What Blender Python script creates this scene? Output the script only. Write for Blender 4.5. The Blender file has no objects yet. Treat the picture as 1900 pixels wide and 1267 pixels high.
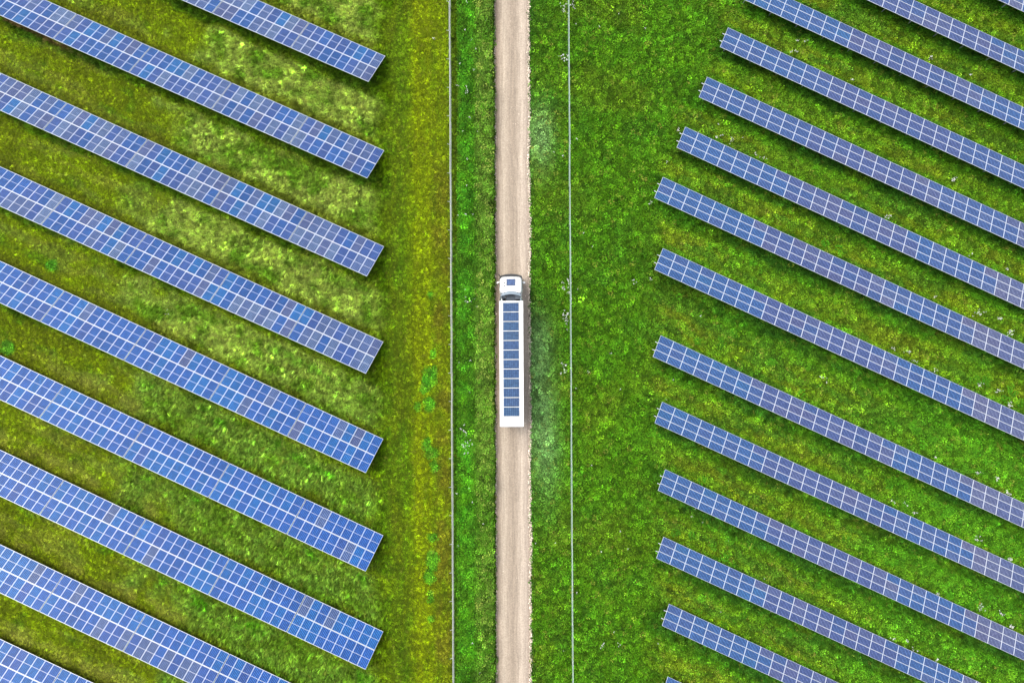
import bpy, bmesh, math, random
import numpy as np
from mathutils import Vector, Matrix

random.seed(7)
rng = np.random.default_rng(11)
sc = bpy.context.scene
col = sc.collection

# ------------------------------------------------------------------ camera, world, sun, exposure
H = 75.0                 # flying height of the drone in metres
F = 1267.0               # focal length expressed for a 1900 px wide frame
cam = bpy.data.cameras.new('camera')
cam.sensor_width = 36.0
cam.lens = 36.0 * F / 1900.0
cam.clip_start = 0.5
cam.clip_end = 5000
camo = bpy.data.objects.new('camera', cam)
camo.location = (0, 0, H)
col.objects.link(camo)
sc.camera = camo

SUN_EL, SUN_AZ = math.radians(56), math.radians(-62)     # azimuth clockwise from +Y
w = bpy.data.worlds.new('World')
sc.world = w
w.use_nodes = True
nt = w.node_tree
nt.nodes.clear()
sky = nt.nodes.new('ShaderNodeTexSky')
sky.sky_type = 'NISHITA'
sky.sun_disc = False
sky.sun_elevation = SUN_EL
sky.sun_rotation = SUN_AZ
sky.dust_density = 4.0
sky.air_density = 1.0
hs = nt.nodes.new('ShaderNodeHueSaturation')
hs.inputs['Saturation'].default_value = 0.45
bg = nt.nodes.new('ShaderNodeBackground')
bg.inputs['Strength'].default_value = 0.15
wo = nt.nodes.new('ShaderNodeOutputWorld')
nt.links.new(sky.outputs[0], hs.inputs['Color'])
nt.links.new(hs.outputs[0], bg.inputs['Color'])
nt.links.new(bg.outputs[0], wo.inputs['Surface'])

sl = bpy.data.lights.new('sun', 'SUN')
sl.energy = 0.95
sl.angle = math.radians(46)
sl.color = (1.0, 0.96, 0.88)
so = bpy.data.objects.new('sun', sl)
d = Vector((math.sin(SUN_AZ) * math.cos(SUN_EL), math.cos(SUN_AZ) * math.cos(SUN_EL), math.sin(SUN_EL)))
so.rotation_euler = d.to_track_quat('Z', 'Y').to_euler()
so.location = (0, 0, 60)
col.objects.link(so)

sc.view_settings.view_transform = 'Standard'
sc.view_settings.look = 'None'
sc.view_settings.gamma = 1
sc.view_settings.exposure = 1.0
try:
    sc.view_settings.use_curve_mapping = False
except Exception:
    pass
sc.cycles.max_bounces = 6
sc.cycles.diffuse_bounces = 3
sc.cycles.transparent_max_bounces = 4


# ------------------------------------------------------------------ helpers
def lin(r, g, b):
    def f(c):
        c /= 255.0
        return c / 12.92 if c <= 0.04045 else ((c + 0.055) / 1.055) ** 2.4
    return (f(r), f(g), f(b))


def lina(c):
    return np.array(lin(*c))


def at(px, py, z=0.0):
    """a point of the survey plan (1900 px wide, 16.9 px per metre) as a place at height z"""
    return ((px - 950.0) / F * (H - z), -(py - 633.5) / F * (H - z))


def tag(o, label=None, cat=None, group=None, kind=None):
    if label: o['label'] = label
    if cat: o['category'] = cat
    if group: o['group'] = group
    if kind: o['kind'] = kind
    return o


def empty(name, loc=(0, 0, 0), rz=0.0):
    o = bpy.data.objects.new(name, None)
    o.location = loc
    o.rotation_euler = (0, 0, rz)
    o.empty_display_size = 0.5
    col.objects.link(o)
    return o


class MB:
    """collects shapes and links them as one mesh object"""
    def __init__(self):
        self.v = []; self.f = []; self.m = []
        self.smooth = []

    def add(self, vs, fs, mi=0, sm=False):
        b = len(self.v)
        self.v += [tuple(p) for p in vs]
        for f in fs:
            self.f.append([b + i for i in f]); self.m.append(mi); self.smooth.append(sm)

    def box(self, x0, x1, y0, y1, z0, z1, mi=0):
        vs = [(x0, y0, z0), (x1, y0, z0), (x1, y1, z0), (x0, y1, z0), (x0, y0, z1), (x1, y0, z1), (x1, y1, z1), (x0, y1, z1)]
        self.add(vs, [(3, 2, 1, 0), (4, 5, 6, 7), (0, 1, 5, 4), (1, 2, 6, 5), (2, 3, 7, 6), (3, 0, 4, 7)], mi)

    def tube(self, p0, p1, r, n=8, mi=0, r2=None, cap=True):
        p0 = Vector(p0); p1 = Vector(p1)
        a = (p1 - p0).normalized()
        t = Vector((0, 0, 1)) if abs(a.z) < 0.9 else Vector((1, 0, 0))
        u = a.cross(t).normalized(); v = a.cross(u)
        r2 = r if r2 is None else r2
        vs = []
        for k in range(n):
            an = 2 * math.pi * k / n
            vs.append(p0 + (u * math.cos(an) + v * math.sin(an)) * r)
        for k in range(n):
            an = 2 * math.pi * k / n
            vs.append(p1 + (u * math.cos(an) + v * math.sin(an)) * r2)
        fs = [(k, n + k, n + (k + 1) % n, (k + 1) % n) for k in range(n)]
        if cap:
            fs.append(tuple(range(n))); fs.append(tuple(range(2 * n - 1, n - 1, -1)))
        self.add(vs, fs, mi, n > 6)

    def prism(self, poly, z0, z1, mi=0, inset=0.0, zi=0.0):
        """outline in xy extruded in z, with an optional chamfer at the top"""
        n = len(poly)
        cx = sum(p[0] for p in poly) / n; cy = sum(p[1] for p in poly) / n
        rings = [[(x, y, z0) for x, y in poly], [(x, y, z1 - zi) for x, y in poly]]
        if inset > 0:
            for s in (0.35, 1.0):
                q = []
                for x, y in poly:
                    dx, dy = x - cx, y - cy
                    L = math.hypot(dx, dy)
                    k = inset * (s ** 1.5)
                    q.append((x - dx / L * k, y - dy / L * k, z1 - zi + zi * math.sin(s * math.pi / 2)))
                rings.append(q)
        vs = [p for r in rings for p in r]
        fs = []
        for j in range(len(rings) - 1):
            for k in range(n):
                fs.append((j * n + k, j * n + (k + 1) % n, (j + 1) * n + (k + 1) % n, (j + 1) * n + k))
        fs.append(tuple(range(n - 1, -1, -1)))
        fs.append(tuple(range((len(rings) - 1) * n, len(rings) * n)))
        self.add(vs, fs, mi)

    def mesh(self, name, mats):
        me = bpy.data.meshes.new(name)
        me.from_pydata(self.v, [], self.f)
        for m in mats: me.materials.append(m)
        me.polygons.foreach_set('material_index', self.m)
        me.polygons.foreach_set('use_smooth', self.smooth)
        me.update()
        return me

    def build(self, name, mats, parent=None, loc=(0, 0, 0)):
        if not isinstance(mats, (list, tuple)): mats = [mats]
        o = bpy.data.objects.new(name, self.mesh(name, mats))
        o.location = loc
        if parent: o.parent = parent
        col.objects.link(o)
        return o


# ------------------------------------------------------------------ smooth noise for the plan of the ground
def hash2(ix, iy, seed):
    n = (ix.astype(np.int64) * 374761393 + iy.astype(np.int64) * 668265263 + seed * 1442695041) & 0xFFFFFFFF
    n = ((n ^ (n >> 13)) * 1274126177) & 0xFFFFFFFF
    n = n ^ (n >> 16)
    return (n & 0xFFFFFF) / float(0xFFFFFF)


def vnoise(x, y, seed=0):
    ix = np.floor(x); iy = np.floor(y)
    fx = x - ix; fy = y - iy
    fx = fx * fx * (3 - 2 * fx); fy = fy * fy * (3 - 2 * fy)
    a = hash2(ix, iy, seed); b = hash2(ix + 1, iy, seed)
    c = hash2(ix, iy + 1, seed); e = hash2(ix + 1, iy + 1, seed)
    return (a * (1 - fx) + b * fx) * (1 - fy) + (c * (1 - fx) + e * fx) * fy


def fbm(x, y, s, seed=0, oc=4, gain=0.55):
    t = 0; a = 1; tot = 0
    for k in range(oc):
        t = t + a * vnoise(x / s + 13.7 * k, y / s - 7.1 * k, seed + k)
        tot += a; a *= gain; s /= 2.0
    return t / tot


def ss(a, b, x):
    t = np.clip((x - a) / (b - a), 0, 1)
    return t * t * (3 - 2 * t)


def bump(x, c, wd):
    return np.exp(-((x - c) / wd) ** 2)


# ------------------------------------------------------------------ the plan of the solar arrays
# wide two-high arrays left of the track: low edge at its east end, low edge level at x=0, joints, how blue they are
LEFT = [
    dict(e=(714.9, 104.2), m=.438, secs=[715, 573.7, 431, 275, 120], n=[9, 9, 10, 10], lav=.75),
    dict(e=(713.0, 279.3), m=.4435, secs=[713, 572, 430, 280, 142.7, -10, -100], n=[9, 9, 10, 9, 10, 6], lav=.7),
    dict(e=(712.8, 457.3), m=.452, secs=[712.8, 570, 428, 274, 124.5, -28, -90], n=[9, 9, 10, 10, 10, 4], lav=.62),
    dict(e=(711.3, 633.9), m=.457, secs=[711.3, 569, 427, 273, 121, -31, -92], n=[9, 9, 10, 10, 10, 4], lav=.5),
    dict(e=(711.4, 814.1), m=.4643, secs=[711.4, 568.5, 427, 272, 120, -33, -94], n=[9, 9, 10, 10, 10, 4], lav=.22),
    dict(e=(711.4, 992.7), m=.469, secs=[711.4, 568, 426, 271, 118.7, -34, -95], n=[9, 9, 10, 10, 10, 4], lav=.08),
    dict(e=(711.4, 1170.8), m=.4736, secs=[711.4, 568, 426, 271, 119, -34, -95], n=[9, 9, 10, 10, 10, 4], lav=.08),
    dict(e=(711.4, 1348.0), m=.4765, secs=[711.4, 568, 426, 271, 118.7, -34, -95], n=[9, 9, 10, 10, 10, 4], lav=.15),
    dict(e=(711.4, 1520.0), m=.472, secs=[270, 116, -37, -98], n=[10, 10, 4], lav=.05),
]
# three-high arrays right of the track: low edge at its west end, slope, depth up the slope
RIGHT = [
    dict(e=(1466.0, -218.0), m=.4652, L=3.0),
    dict(e=(1428.0, -124.0), m=.4652, L=3.0),
    dict(e=(1388.0, -38.5), m=.4652, L=3.0),
    dict(e=(1350.8, 51.3), m=.4652, L=2.99),
    dict(e=(1312.1, 142.9), m=.4623, L=3.00),
    dict(e=(1271.5, 235.3), m=.4643, L=2.99),
    dict(e=(1230.0, 328.5), m=.4622, L=2.90),
    dict(e=(1230.0, 460.5), m=.4619, L=2.85),
    dict(e=(1226.0, 622.1), m=.4611, L=2.68),
    dict(e=(1228.7, 745.2), m=.4600, L=2.58),
    dict(e=(1234.4, 870.3), m=.4633, L=2.48),
    dict(e=(1231.1, 995.3), m=.4600, L=2.44),
    dict(e=(1241.4, 1119.5), m=.4654, L=2.40),
    dict(e=(1239.0, 1254.2), m=.4640, L=2.40),
]
ZL0, TL, LL = 0.7, math.atan2(1.63, 3.76), 4.08
ZR0, TR = 0.75, math.radians(20.0)


# ------------------------------------------------------------------ colour, height and density of the meadow
C = {k: lina(v) for k, v in dict(
    mow=(122, 144, 10), dark=(56, 100, 22), pale=(160, 178, 78), olive=(104, 114, 14), brown=(118, 120, 26),
    rich=(76, 122, 14), patch=(70, 136, 24), track=(132, 148, 10), scrub=(90, 122, 38), lime=(92, 160, 20),
    rolive=(96, 118, 22), rdark=(48, 94, 26), rmid=(84, 128, 18), dust_haze=(126, 166, 100), weed=(72, 126, 20),
    silky=(106, 148, 42), soil=(130, 104, 66), straw=(160, 158, 66), edge=(120, 150, 30)).items()}


def mixc(c, k, t):
    return c * (1 - t[:, None]) + C[k] * t[:, None]


def meadow(px, py):
    """plan coordinates -> colour, tuft height factor, leafy share, density"""
    wx = fbm(px, py, 60, 3) - .5
    wy = fbm(px, py, 60, 9) - .5
    n1 = fbm(px, py, 90, 21); n2 = fbm(px, py, 34, 31); n3 = fbm(px, py, 12, 41, 3)
    al = (px + .465 * py) * .907; ac = (py - .465 * px) * .907
    ns = fbm(al / 7 + wx * 14, ac + wy * 30, 15, 811, 3)            # streaks left by the mower along the arrays
    N = len(px)
    c = np.tile(C['rich'], (N, 1))
    hgt = np.full(N, .8); leaf = np.zeros(N); dens = np.ones(N)
    # --- left field
    t = np.full(N, 0.6); kk = np.zeros(N)
    low = [(r['e'][1] - r['m'] * r['e'][0], r['m']) for r in LEFT]
    low = [(low[0][0] - 178, .435), (low[0][0] - 356, .43)][::-1] + low + [(low[-1][0] + 178, .48)]
    for k in range(len(low) - 1):
        a = low[k][0] + low[k][1] * px; b = low[k + 1][0] + low[k + 1][1] * px
        m = (py >= a) & (py < b)
        t[m] = ((py - a) / (b - a))[m]; kk[m] = k
    tt = t + wy * .09 + (n3 - .5) * .04
    bw = ss(680, 730, px + wx * 30)                        # 1 beyond the ends of the arrays
    cl = np.tile(C['mow'], (N, 1))
    cl = mixc(cl, 'olive', ss(.42, .62, n1) * .45)
    cl = mixc(cl, 'rich', ss(.5, .66, .5 * n2 + .5 * ns) * .65)
    cl = mixc(cl, 'straw', ss(.52, .68, ns) * .3)
    # pale silky tall grass grows in a broad diagonal belt
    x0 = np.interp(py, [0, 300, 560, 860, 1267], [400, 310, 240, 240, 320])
    sil = ss(-60, 70, px - x0 + wx * 260) * ss(.44, .54, tt) * (1 - ss(700, 740, px))
    cl = mixc(cl, 'silky', sil * .75)
    cl = mixc(cl, 'pale', sil * ss(.30, .56, n2) * np.interp(py, [0, 600, 900, 1267], [1, .95, .75, .55]))
    strw = ss(.72, .9, tt) * (1 - ss(.97, 1.0, tt)) * ss(500, 800, py + wy * 200) * (1 - ss(330, 420, px))
    cl = mixc(cl, 'straw', strw * ss(.35, .6, n2) * .6)
    cl = mixc(cl, 'olive', ss(.86, .95, tt) * .75)
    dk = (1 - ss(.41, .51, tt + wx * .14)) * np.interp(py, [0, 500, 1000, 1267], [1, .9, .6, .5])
    cl = mixc(cl, 'dark', dk * (.6 + .25 * n2))  # lush dark grass, with shade painted in under and below the arrays
    cl = mixc(cl, 'weed', sil * ss(620, 820, py + wy * 200) * ss(.35, .55, n2) * .55)
    lm = ss(.5, .56, tt) * (1 - ss(.60, .70, tt)) * ss(.55, .68, n2) * ss(500, 760, py) * ss(180, 330, px)
    cl = mixc(cl, 'lime', lm * .75)
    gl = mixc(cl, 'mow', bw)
    gl = mixc(gl, 'rich', bw * (.25 + .5 * ss(.4, .6, n2)))
    # mown strip with the wheel marks
    u = px - (py - 633) * .006
    gs = np.tile(C['mow'], (N, 1))
    gs = mixc(gs, 'rich', (1 - ss(742, 772, u + wx * 26)) * .75)
    gs = mixc(gs, 'olive', (1 - ss(730, 765, u + wx * 26)) * .45)
    gs = mixc(gs, 'olive', ss(.45, .62, fbm(px * 2, py * .5, 46, 71)) * .4)
    gs = mixc(gs, 'track', np.clip(bump(u, 776, 7) + bump(u, 796, 6) * .8 + bump(u, 786, 12) * .3, 0, 1) * np.clip(.35 + .8 * fbm(px * 3, py * .35, 60, 77), 0, 1))
    gs = mixc(gs, 'brown', ss(798, 812, u + wx * 14) * ss(120, 420, py + wx * 300) * (.15 + .75 * ss(.35, .6, n2)))
    gs = mixc(gs, 'rich', ss(.54, .70, fbm(px * 2, py * .6, 24, 79)) * .3)
    gs = mixc(gs, 'dark', ss(829, 836, u) * .3)
    for (qx, qy, rx, ry) in [(797, 700, 13, 17), (790, 712, 9, 16), (804, 688, 7, 12), (797, 752, 11, 16), (776, 754, 6, 8), (801, 840, 12, 12), (792, 822, 7, 9),
                             (806, 862, 7, 14), (803, 995, 9, 7), (802, 1040, 12, 22), (797, 1068, 9, 14), (799, 1108, 6, 12), (803, 657, 6, 7), (799, 548, 5, 6), (15, 645, 14, 14), (96, 492, 12, 12), (799, 1148, 5, 7)]:
        q = ((px - qx) / rx) ** 2 + ((py - qy) / ry) ** 2 + (n3 - .5) * 1.2
        e = 1 - ss(.75, 1.25, q)
        gs = mixc(gs, 'patch', e * .85); gl = mixc(gl, 'patch', e * .85)
        leaf = np.maximum(leaf, e)
    s = ss(712, 738, px + wx * 26)
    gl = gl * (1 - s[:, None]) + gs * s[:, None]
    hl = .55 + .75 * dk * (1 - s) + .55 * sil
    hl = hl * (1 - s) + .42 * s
    # --- between the left fence and the track
    wxs = wx * 10
    gv = np.tile(C['dark'] * .5 + C['rich'] * .5, (N, 1))
    gv = mixc(gv, 'olive', (1 - ss(848, 856, px + wxs)) * .45 * (1 - ss(400, 520, py)))
    gv = mixc(gv, 'patch', ss(850, 858, px + wxs) * (1 - ss(874, 884, px + wxs)) * ss(.40, .62, fbm(px, py, 20, 89)) * .7)
    gv = mixc(gv, 'lime', ss(853, 862, px + wxs) * (1 - ss(872, 884, px + wxs)) * ss(.5, .66, fbm(px, py, 70, 91)) * ss(.38, .58, fbm(px, py, 16, 93)) * np.interp(py, [0, 500, 560, 900, 950, 1267], [.25, .3, .9, .9, .5, .5]))
    gv = mixc(gv, 'scrub', ss(878, 890, px + wxs) * (.8 - .5 * ss(.5, .68, fbm(px, py, 80, 95))))
    hv = .9 + 1.0 * ss(852, 864, px)
    s = ss(836, 842, px - (py - 633) * .006)
    gl = gl * (1 - s[:, None]) + gv * s[:, None]
    hl = hl * (1 - s) + hv * s
    leaf = np.maximum(leaf, s * ss(850, 856, px + wxs) * .7)
    # --- right verge and the broad strip beyond the right fence
    gr = np.tile(C['rich'] * .9, (N, 1))
    gr = mixc(gr, 'weed', ss(.42, .64, n2) * .4)
    gr = mixc(gr, 'rolive', ss(.5, .70, n1) * .4)
    gr = mixc(gr, 'dark', (1 - ss(986, 996, px + wxs)) * .7)
    gr = mixc(gr, 'dark', ss(.55, .70, fbm(px, py, 40, 55)) * .35)
    haze = 0.9 * bump(px, 1004, 22) * bump(py, 255, 55) + bump(px, 1000 + (py - 700) * .06, 26) * np.clip(bump(py, 640, 60) + bump(py, 790, 110) * .95, 0, 1)
    gr = mixc(gr, 'dust_haze', np.clip(haze * (.5 + .45 * n2), 0, .7))  # airborne dust haze painted into the grass colour
    hr = np.full(N, .85)
    # --- right field
    t2 = np.full(N, .6)
    lowr = [(r['e'][1] - r['m'] * r['e'][0], r['m']) for r in RIGHT]
    lowr = [(lowr[0][0] - 110 * (j), .4652) for j in (3, 2, 1)] + lowr + [(lowr[-1][0] + 135 * j, .464) for j in (1, 2, 3)]
    under = np.zeros(N)
    for k in range(len(lowr) - 1):
        a = lowr[k][0] + lowr[k][1] * px; b = lowr[k + 1][0] + lowr[k + 1][1] * px
        m = (py >= a) & (py < b)
        g = 43.0
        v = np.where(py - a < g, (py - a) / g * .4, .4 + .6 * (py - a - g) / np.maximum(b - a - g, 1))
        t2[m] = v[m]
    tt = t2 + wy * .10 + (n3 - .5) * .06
    xe = np.interp(py, [0, 330, 1267], [1372, 1222, 1225])
    rin = ss(-40, 20, px - xe + wx * 40)
    cr = np.tile(C['rmid'], (N, 1))
    cr = mixc(cr, 'rdark', (1 - ss(.50, .64, tt)) * .75)  # darker lush green, deepened with painted shade along the high edges
    cr = mixc(cr, 'rolive', ss(.62, .74, tt) * (1 - ss(.9, .99, tt)) * (.3 + .7 * ss(.40, .6, .5 * n1 + .5 * ns)))
    cr = mixc(cr, 'mow', ss(.78, .86, tt) * (1 - ss(.95, 1, tt)) * .2 * ss(.45, .6, n2))
    cr = mixc(cr, 'olive', ss(.5, .66, fbm(px, py, 55, 133)) * .25)
    cr = mixc(cr, 'weed', ss(.52, .66, ns) * .5)
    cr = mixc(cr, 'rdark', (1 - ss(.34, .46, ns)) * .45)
    wd = ss(0, 160, (px - 1560) + (py - 850) * .3 + wx * 200) * ss(640, 760, py - (px - 1600) * .3) * ss(.5, .6, tt) * (1 - ss(.92, 1, tt))
    cr = mixc(cr, 'weed', wd * .75)
    leaf = np.maximum(leaf, wd * rin * .85)
    leaf = np.maximum(leaf, ss(.54, .68, fbm(px, py, 50, 171)) * .2 * ss(1050, 1080, px))
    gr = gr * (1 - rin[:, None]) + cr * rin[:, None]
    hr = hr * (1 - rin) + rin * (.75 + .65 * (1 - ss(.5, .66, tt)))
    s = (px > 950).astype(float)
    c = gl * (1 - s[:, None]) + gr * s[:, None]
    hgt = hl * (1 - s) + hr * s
    # bare stony strip beneath the first long array, and a few thin worn spots
    q = ((px - 46 - (py - 52) * 1.6) / 30) ** 2 + ((py - 46 - (px - 40) * .47) / 8) ** 2
    e = 1 - ss(.5, 1.3, q + (n3 - .5) * 1.0)
    c = mixc(c, 'soil', e * .9); dens = dens * (1 - e * .85)
    dens = dens * (1 - .7 * ((px > 917) & (px < 984)))
    c = c * (0.80 + .40 * fbm(px, py, 20, 201, 3))[:, None] * (.74 + .52 * fbm(px, py, 8, 221, 2))[:, None]
    return c, hgt, leaf, dens, n2


def road_left(py): return 918.2 + (py - 0) * .0026 + 1.6 * (vnoise(py / 14, py * 0, 5) - .5) + 1.2 * (vnoise(py / 60, py * 0, 15) - .5)
def road_right(py): return 980.3 + (py - 0) * .0028 + 2.2 * (vnoise(py / 12, py * 0, 6) - .5) + 2.0 * (vnoise(py / 50, py * 0, 16) - .5)


def ground_z(X, Y):
    z = (fbm(X, Y, 1.6, 301, 3) - .5) * .16 + (fbm(X, Y, 0.6, 311, 2) - .5) * .07
    px = X / H * F + 950
    m = ss(0, 22, np.abs(px - 950) - 26)
    return z * m - .05 * (1 - m)


# ------------------------------------------------------------------ materials
def newmat(name):
    m = bpy.data.materials.new(name)
    m.use_nodes = True
    n = m.node_tree
    b = n.nodes['Principled BSDF']
    return m, n, b


def simple(name, c, rough=.5, metal=0.0, noise=0.0, nscale=8.0):
    m, n, b = newmat(name)
    b.inputs['Roughness'].default_value = rough
    b.inputs['Metallic'].default_value = metal
    if noise > 0:
        tc = n.nodes.new('ShaderNodeTexCoord')
        nz = n.nodes.new('ShaderNodeTexNoise'); nz.inputs['Scale'].default_value = nscale; nz.inputs['Detail'].default_value = 6
        mp = n.nodes.new('ShaderNodeMapRange')
        mp.inputs['From Min'].default_value = .3; mp.inputs['From Max'].default_value = .7
        mp.inputs['To Min'].default_value = 1 - noise; mp.inputs['To Max'].default_value = 1 + noise * .3
        mx = n.nodes.new('ShaderNodeMix'); mx.data_type = 'RGBA'; mx.blend_type = 'MULTIPLY'; mx.inputs[0].default_value = 1
        mx.inputs[6].default_value = (*c, 1)
        n.links.new(tc.outputs['Object'], nz.inputs['Vector']); n.links.new(nz.outputs[0], mp.inputs[0])
        n.links.new(mp.outputs[0], mx.inputs[7]); n.links.new(mx.outputs[2], b.inputs['Base Color'])
    else:
        b.inputs['Base Color'].default_value = (*c, 1)
    return m


def math_node(n, op, a, b=None):
    k = n.nodes.new('ShaderNodeMath'); k.operation = op
    for i, v in enumerate((a, b)):
        if v is None: continue
        if isinstance(v, (int, float)): k.inputs[i].default_value = v
        else: n.links.new(v, k.inputs[i])
    return k.outputs[0]


def glass_mat(name, W, L, nx, ny, duty=.62, ystr=.88, dark=(.016, .028, .085)):
    """photovoltaic cells: pale blue cells on a dark sheet, with a tint per module"""
    m, n, b = newmat(name)
    tc = n.nodes.new('ShaderNodeTexCoord'); sp = n.nodes.new('ShaderNodeSeparateXYZ')
    n.links.new(tc.outputs['Object'], sp.inputs[0])
    u = math_node(n, 'MULTIPLY', math_node(n, 'ADD', sp.outputs[0], W / 2), nx / W)
    v = math_node(n, 'MULTIPLY', math_node(n, 'ADD', sp.outputs[1], L / 2), ny / L)
    def band(s, dt):
        fr = math_node(n, 'FRACT', s)
        dd = math_node(n, 'ABSOLUTE', math_node(n, 'SUBTRACT', fr, .5))
        mr = n.nodes.new('ShaderNodeMapRange'); mr.interpolation_type = 'SMOOTHSTEP'
        n.links.new(dd, mr.inputs[0])
        mr.inputs['From Min'].default_value = dt / 2 - .06; mr.inputs['From Max'].default_value = dt / 2 + .06
        mr.inputs['To Min'].default_value = 1; mr.inputs['To Max'].default_value = 0
        return mr.outputs[0]
    k = math_node(n, 'MULTIPLY', band(u, duty), band(v, ystr))
    oi = n.nodes.new('ShaderNodeObjectInfo')
    cmb = n.nodes.new('ShaderNodeCombineXYZ')
    n.links.new(math_node(n, 'FLOOR', u), cmb.inputs[0]); n.links.new(math_node(n, 'FLOOR', v), cmb.inputs[1]); n.links.new(oi.outputs['Random'], cmb.inputs[2])
    sc_ = n.nodes.new('ShaderNodeVectorMath'); sc_.operation = 'MULTIPLY'; sc_.inputs[1].default_value = (1, 1, 97)
    n.links.new(cmb.outputs[0], sc_.inputs[0])
    wn = n.nodes.new('ShaderNodeTexWhiteNoise'); n.links.new(sc_.outputs[0], wn.inputs['Vector'])
    hsv = n.nodes.new('ShaderNodeHueSaturation')
    n.links.new(oi.outputs['Color'], hsv.inputs['Color'])
    mr = n.nodes.new('ShaderNodeMapRange'); n.links.new(wn.outputs['Value'], mr.inputs[0]); mr.inputs['To Min'].default_value = .8; mr.inputs['To Max'].default_value = 1.2
    n.links.new(mr.outputs[0], hsv.inputs['Value'])
    mx = n.nodes.new('ShaderNodeMix'); mx.data_type = 'RGBA'
    n.links.new(k, mx.inputs[0]); mx.inputs[6].default_value = (*dark, 1)
    n.links.new(hsv.outputs[0], mx.inputs[7]); n.links.new(mx.outputs[2], b.inputs['Base Color'])
    b.inputs['Roughness'].default_value = .3
    b.inputs['Specular IOR Level'].default_value = .16
    return m


M = {}
M['alu'] = simple('aluminium_frame', (.55, .58, .62), .4, .15)
M['steel'] = simple('galvanised_steel', (.42, .44, .45), .45, .6, .25, 5)
M['glassL'] = glass_mat('cells_portrait', 1.0, 2.02, 6, 12, .50, .97)
M['glassR'] = glass_mat('cells_landscape', 1.58, .98, 10, 6, .52, .85)
M['glassT'] = glass_mat('cells_roof', 1.62, .93, 8, 5, .82, .82)
M['white'] = simple('white_paint', (.72, .72, .71), .4, 0, .12, 1.1)
M['greypaint'] = simple('grey_paint', (.20, .24, .29), .45, 0, .2, 3)
M['black'] = simple('black_plastic', (.018, .02, .022), .5)
M['darkmetal'] = simple('dark_metal', (.05, .055, .06), .5, .5, .3, 6)
M['rubber'] = simple('tyre_rubber', (.03, .03, .03), .85)
M['darkglass'] = simple('dark_glass', (.01, .013, .016), .06)
M['bluegrey'] = simple('blue_grey_panel', (.20, .25, .29), .4)
M['chrome'] = simple('bright_metal', (.6, .62, .64), .25, .9)
M['red'] = simple('red_lens', (.45, .02, .015), .25)
M['amber'] = simple('amber_lens', (.8, .25, .02), .25)
M['clear'] = simple('clear_lens', (.75, .78, .8), .1)
M['wire'] = simple('galvanised_wire', (.60, .62, .60), .4, .2)
M['greenwire'] = simple('pale_green_coated_wire', (.44, .56, .48), .5)
M['post'] = simple('pale_fence_post', (.52, .54, .52), .5, 0, .2, 4)


def foliage_mat(name, trans=.25, rand=.35):
    m, n, b = newmat(name)
    at_ = n.nodes.new('ShaderNodeAttribute'); at_.attribute_type = 'INSTANCER'; at_.attribute_name = 'col'
    oi = n.nodes.new('ShaderNodeObjectInfo')
    geo = n.nodes.new('ShaderNodeNewGeometry')
    hsv = n.nodes.new('ShaderNodeHueSaturation')
    n.links.new(at_.outputs['Color'], hsv.inputs['Color'])
    mr = n.nodes.new('ShaderNodeMapRange'); n.links.new(geo.outputs['Random Per Island'], mr.inputs[0])
    mr.inputs['To Min'].default_value = 1 - rand; mr.inputs['To Max'].default_value = 1 + rand * 1.2
    mr2 = n.nodes.new('ShaderNodeMapRange'); n.links.new(oi.outputs['Random'], mr2.inputs[0])
    mr2.inputs['To Min'].default_value = .492; mr2.inputs['To Max'].default_value = .512
    n.links.new(mr.outputs[0], hsv.inputs['Value']); n.links.new(mr2.outputs[0], hsv.inputs['Hue'])
    n.links.new(hsv.outputs[0], b.inputs['Base Color'])
    b.inputs['Roughness'].default_value = .65
    b.inputs['Specular IOR Level'].default_value = .1
    tr = n.nodes.new('ShaderNodeBsdfTranslucent'); n.links.new(hsv.outputs[0], tr.inputs['Color'])
    mxs = n.nodes.new('ShaderNodeMixShader'); mxs.inputs[0].default_value = trans
    out = n.nodes['Material Output']
    n.links.new(b.outputs[0], mxs.inputs[1]); n.links.new(tr.outputs[0], mxs.inputs[2]); n.links.new(mxs.outputs[0], out.inputs['Surface'])
    return m


M['blade'] = foliage_mat('grass_blades', .22, .42)
M['leaf'] = foliage_mat('broad_leaves', .2, .35)
M['petal'] = simple('white_petals', (.85, .85, .80), .7)
M['stem'] = simple('flower_stem', (.08, .16, .03), .7)

# ground sheet material
m, n, b = newmat('meadow_soil_and_thatch')
vc = n.nodes.new('ShaderNodeAttribute'); vc.attribute_name = 'col'
geo = n.nodes.new('ShaderNodeNewGeometry')
nz = n.nodes.new('ShaderNodeTexNoise'); nz.inputs['Scale'].default_value = 5.5; nz.inputs['Detail'].default_value = 8; nz.inputs['Roughness'].default_value = .7
n.links.new(geo.outputs['Position'], nz.inputs['Vector'])
mr = n.nodes.new('ShaderNodeMapRange'); n.links.new(nz.outputs[0], mr.inputs[0])
mr.inputs['From Min'].default_value = .36; mr.inputs['From Max'].default_value = .64
mr.inputs['To Min'].default_value = .45; mr.inputs['To Max'].default_value = 1.1
mx = n.nodes.new('ShaderNodeMix'); mx.data_type = 'RGBA'; mx.blend_type = 'MULTIPLY'; mx.inputs[0].default_value = 1
n.links.new(vc.outputs['Color'], mx.inputs[6]); n.links.new(mr.outputs[0], mx.inputs[7]); n.links.new(mx.outputs[2], b.inputs['Base Color'])
b.inputs['Roughness'].default_value = .9; b.inputs['Specular IOR Level'].default_value = .1
M['ground'] = m

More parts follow.
